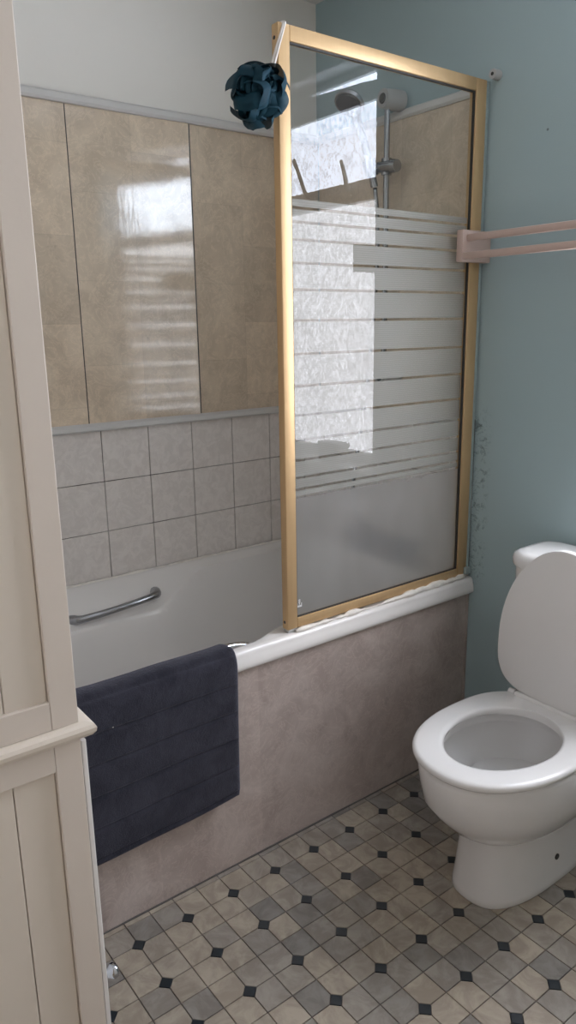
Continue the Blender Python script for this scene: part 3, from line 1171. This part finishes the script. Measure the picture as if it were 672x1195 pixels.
def lid_ring(g, off):
    pts = []
    base = egg(0, 0.0, 1.0, 1.0, 0, sq=1.95, wide=0.36, sqb=3.5)
    for x, y, z in base:
        h = y * LTH
        w = x * 0.176
        # straighter flat foot near the hinge
        d = Vector((w, h - LTH * 0.36))
        k = 1 + g / max(d.length, 0.01)
        w, h = d.x * k, LTH * 0.36 + d.y * k
        h = max(h, 0.0)
        pts.append((TC + 0.004 + w, LTY + off + h * 0.045, LTZ + h))
    return pts


bm = bmesh.new()
loft(bm, [lid_ring(-0.006, -0.009), lid_ring(-0.001, -0.0065), lid_ring(0.0, -0.002), lid_ring(0.0, 0.006), lid_ring(-0.004, 0.009)])
obj('lid', bm, 'seat_plastic', wc, smooth=True, angle=45)
bm = bmesh.new()
box(bm, TC - 0.105, TC + 0.105, LTY - 0.016, LTY + 0.012, ZS + 0.0005, ZS + 0.029, 0.006, 3)
obj('hinge_bar', bm, 'seat_plastic', wc, smooth=True, angle=45)
for s in (-1, 1):
    bm = T([(TC + s * 0.107, LTY - 0.001, ZS + 0.018), (TC + s * 0.125, LTY - 0.001, ZS + 0.018)], [0.011, 0.011], 14)
    obj('hinge', bm, 'chrome' if False else 'seat_plastic', wc, smooth=True, angle=45)
# cistern
def rrect(cx, cy, hx, hy, r, z, n=8):
    pts = []
    for (sx, sy, a0) in ((1, 1, 0), (-1, 1, 90), (-1, -1, 180), (1, -1, 270)):
        for k in range(n + 1):
            a = math.radians(a0 + 90 * k / n)
            pts.append((cx + sx * (hx - r) + r * math.cos(a), cy + sy * (hy - r) + r * math.sin(a), z))
    return pts


bm = bmesh.new()
loft(bm, [rrect(TC, -0.100, 0.165, 0.080, 0.04, 0.402), rrect(TC, -0.100, 0.172, 0.085, 0.045, 0.43), rrect(TC, -0.100, 0.181, 0.090, 0.05, 0.60),
          rrect(TC, -0.100, 0.185, 0.092, 0.05, 0.752)])
obj('cistern', bm, 'porcelain', wc, smooth=True, angle=50)
bm = bmesh.new()
loft(bm, [rrect(TC, -0.100, 0.190, 0.097, 0.054, 0.7525), rrect(TC, -0.100, 0.194, 0.098, 0.056, 0.757), rrect(TC, -0.100, 0.195, 0.0985, 0.056, 0.772),
          rrect(TC, -0.100, 0.191, 0.095, 0.053, 0.783), rrect(TC, -0.100, 0.180, 0.084, 0.045, 0.7895), rrect(TC, -0.100, 0.165, 0.070, 0.036, 0.791)])
cl = obj('cistern_lid', bm, 'porcelain', wc, smooth=True, angle=50)
obj('flush_button', T([(TC, -0.10, 0.7905), (TC, -0.10, 0.796)], [0.022, 0.020], 20), 'chrome', cl, smooth=True, angle=40)
for s in (-1, 1):
    hx = TC - 0.008 + s * 0.1015
    obj('bolt_hole', T([(hx - s * 0.006, -0.309, 0.075), (hx + s * 0.0015, -0.309, 0.075)], 0.0078, 14), 'dark_rubber', wc, smooth=True, angle=40)
ground(wc, (TC, -0.3, 0.0))

# ------------------------------------------------------------------ tall cream cabinet
XC, YE = 1.25, -1.4785
cab = thing('tall_cabinet', 'tall cream painted cabinet with tongue-and-groove sides and a moulded ledge', 'cabinet')
CX0, CYB, CZT = 0.80, -1.832, 1.98
SW = 0.0375                       # stile width
ZL = 0.838                        # ledge height


def side(z0, z1, yf, rail_top, rail_bot):
    for xo in (XC - 0.018, CX0):
        obj('stile', B(xo, xo + 0.018, yf - SW, yf, z0, z1, 0.0012), 'cream_paint', cab)
        obj('stile', B(xo, xo + 0.018, CYB, CYB + SW, z0, z1, 0.0012), 'cream_paint', cab)
        obj('rail', B(xo, xo + 0.018, CYB + SW + 0.0004, yf - SW - 0.0004, z1 - rail_top, z1, 0.0012), 'cream_paint', cab)
        obj('rail', B(xo, xo + 0.018, CYB + SW + 0.0004, yf - SW - 0.0004, z0, z0 + rail_bot, 0.0012), 'cream_paint', cab)
        w = 0.058
        y = yf - SW
        while y > CYB + SW + 0.001:
            lo = max(CYB + SW, y - w)
            if y - lo > 0.004:
                xi = xo + 0.004 if xo < 1 else xo + 0.002
                obj('board', B(xi, xi + 0.009, lo + 0.0006, y - 0.0006, z0 + rail_bot - 0.003, z1 - rail_top + 0.003, 0.0012, 1), 'cream_board', cab)
            y = lo


YL = -1.4785
side(0.06, ZL - 0.012, YL, 0.040, 0.07)
side(ZL + 0.012, CZT, YE, 0.07, 0.042)
# moulded ledge wrapping side and front
pl = [(-0.02, -0.012), (0.003, -0.012), (0.008, -0.009), (0.0125, -0.003), (0.0135, 0.003), (0.011, 0.008), (0.006, 0.0105), (0.0, 0.0118), (-0.02, 0.0118)]
bm = bmesh.new()
rings = []
for dx, dz in pl:
    e = max(dx, -0.02)
    rings.append([(CX0 - e, CYB, ZL + dz), (XC + e, CYB, ZL + dz), (XC + e, YL + e + 0.007, ZL + dz), (CX0 - e, YL + e + 0.007, ZL + dz)])
loft(bm, rings)
obj('ledge', bm, 'cream_board', cab)
obj('door', B(CX0 + 0.003, XC - 0.001, YL + 0.0008, YL + 0.0085, 0.075, ZL - 0.018, 0.0015), 'white_gloss', cab)
dr = cab.children[-1]
bm = bmesh.new()
kx, ky, kz = 1.222, YL + 0.0085, 0.390
tube(bm, [(kx, ky - 0.001, kz), (kx, ky + 0.003, kz), (kx, ky + 0.008, kz), (kx, ky + 0.012, kz), (kx, ky + 0.016, kz), (kx, ky + 0.021, kz), (kx, ky + 0.0255, kz), (kx, ky + 0.0275, kz)],
     [0.009, 0.0085, 0.0055, 0.0075, 0.0115, 0.0128, 0.0105, 0.005], 18)
obj('knob', bm, 'knob_chrome', dr, smooth=True, angle=50)
dr['label'] = 'cream cupboard door with a round chrome knob'
obj('back', B(CX0 + 0.019, XC - 0.019, CYB, CYB + 0.008, 0.06, CZT), 'cream_paint', cab)
for z in (0.06, 1.18, 1.55):
    obj('shelf', B(CX0 + 0.0185, XC - 0.0185, CYB + 0.009, YE - 0.012, z, z + 0.016), 'cream_paint', cab)
bm = bmesh.new()
box(bm, CX0 - 0.014, XC + 0.014, CYB, YE + 0.016, CZT + 0.0004, CZT + 0.026, 0.005)
obj('top', bm, 'cream_paint', cab)
obj('plinth', B(CX0 + 0.004, XC - 0.004, CYB, YL - 0.03, 0.0, 0.0598), 'cream_paint', cab)
ground(cab, (1.02, -1.65, 0.0))
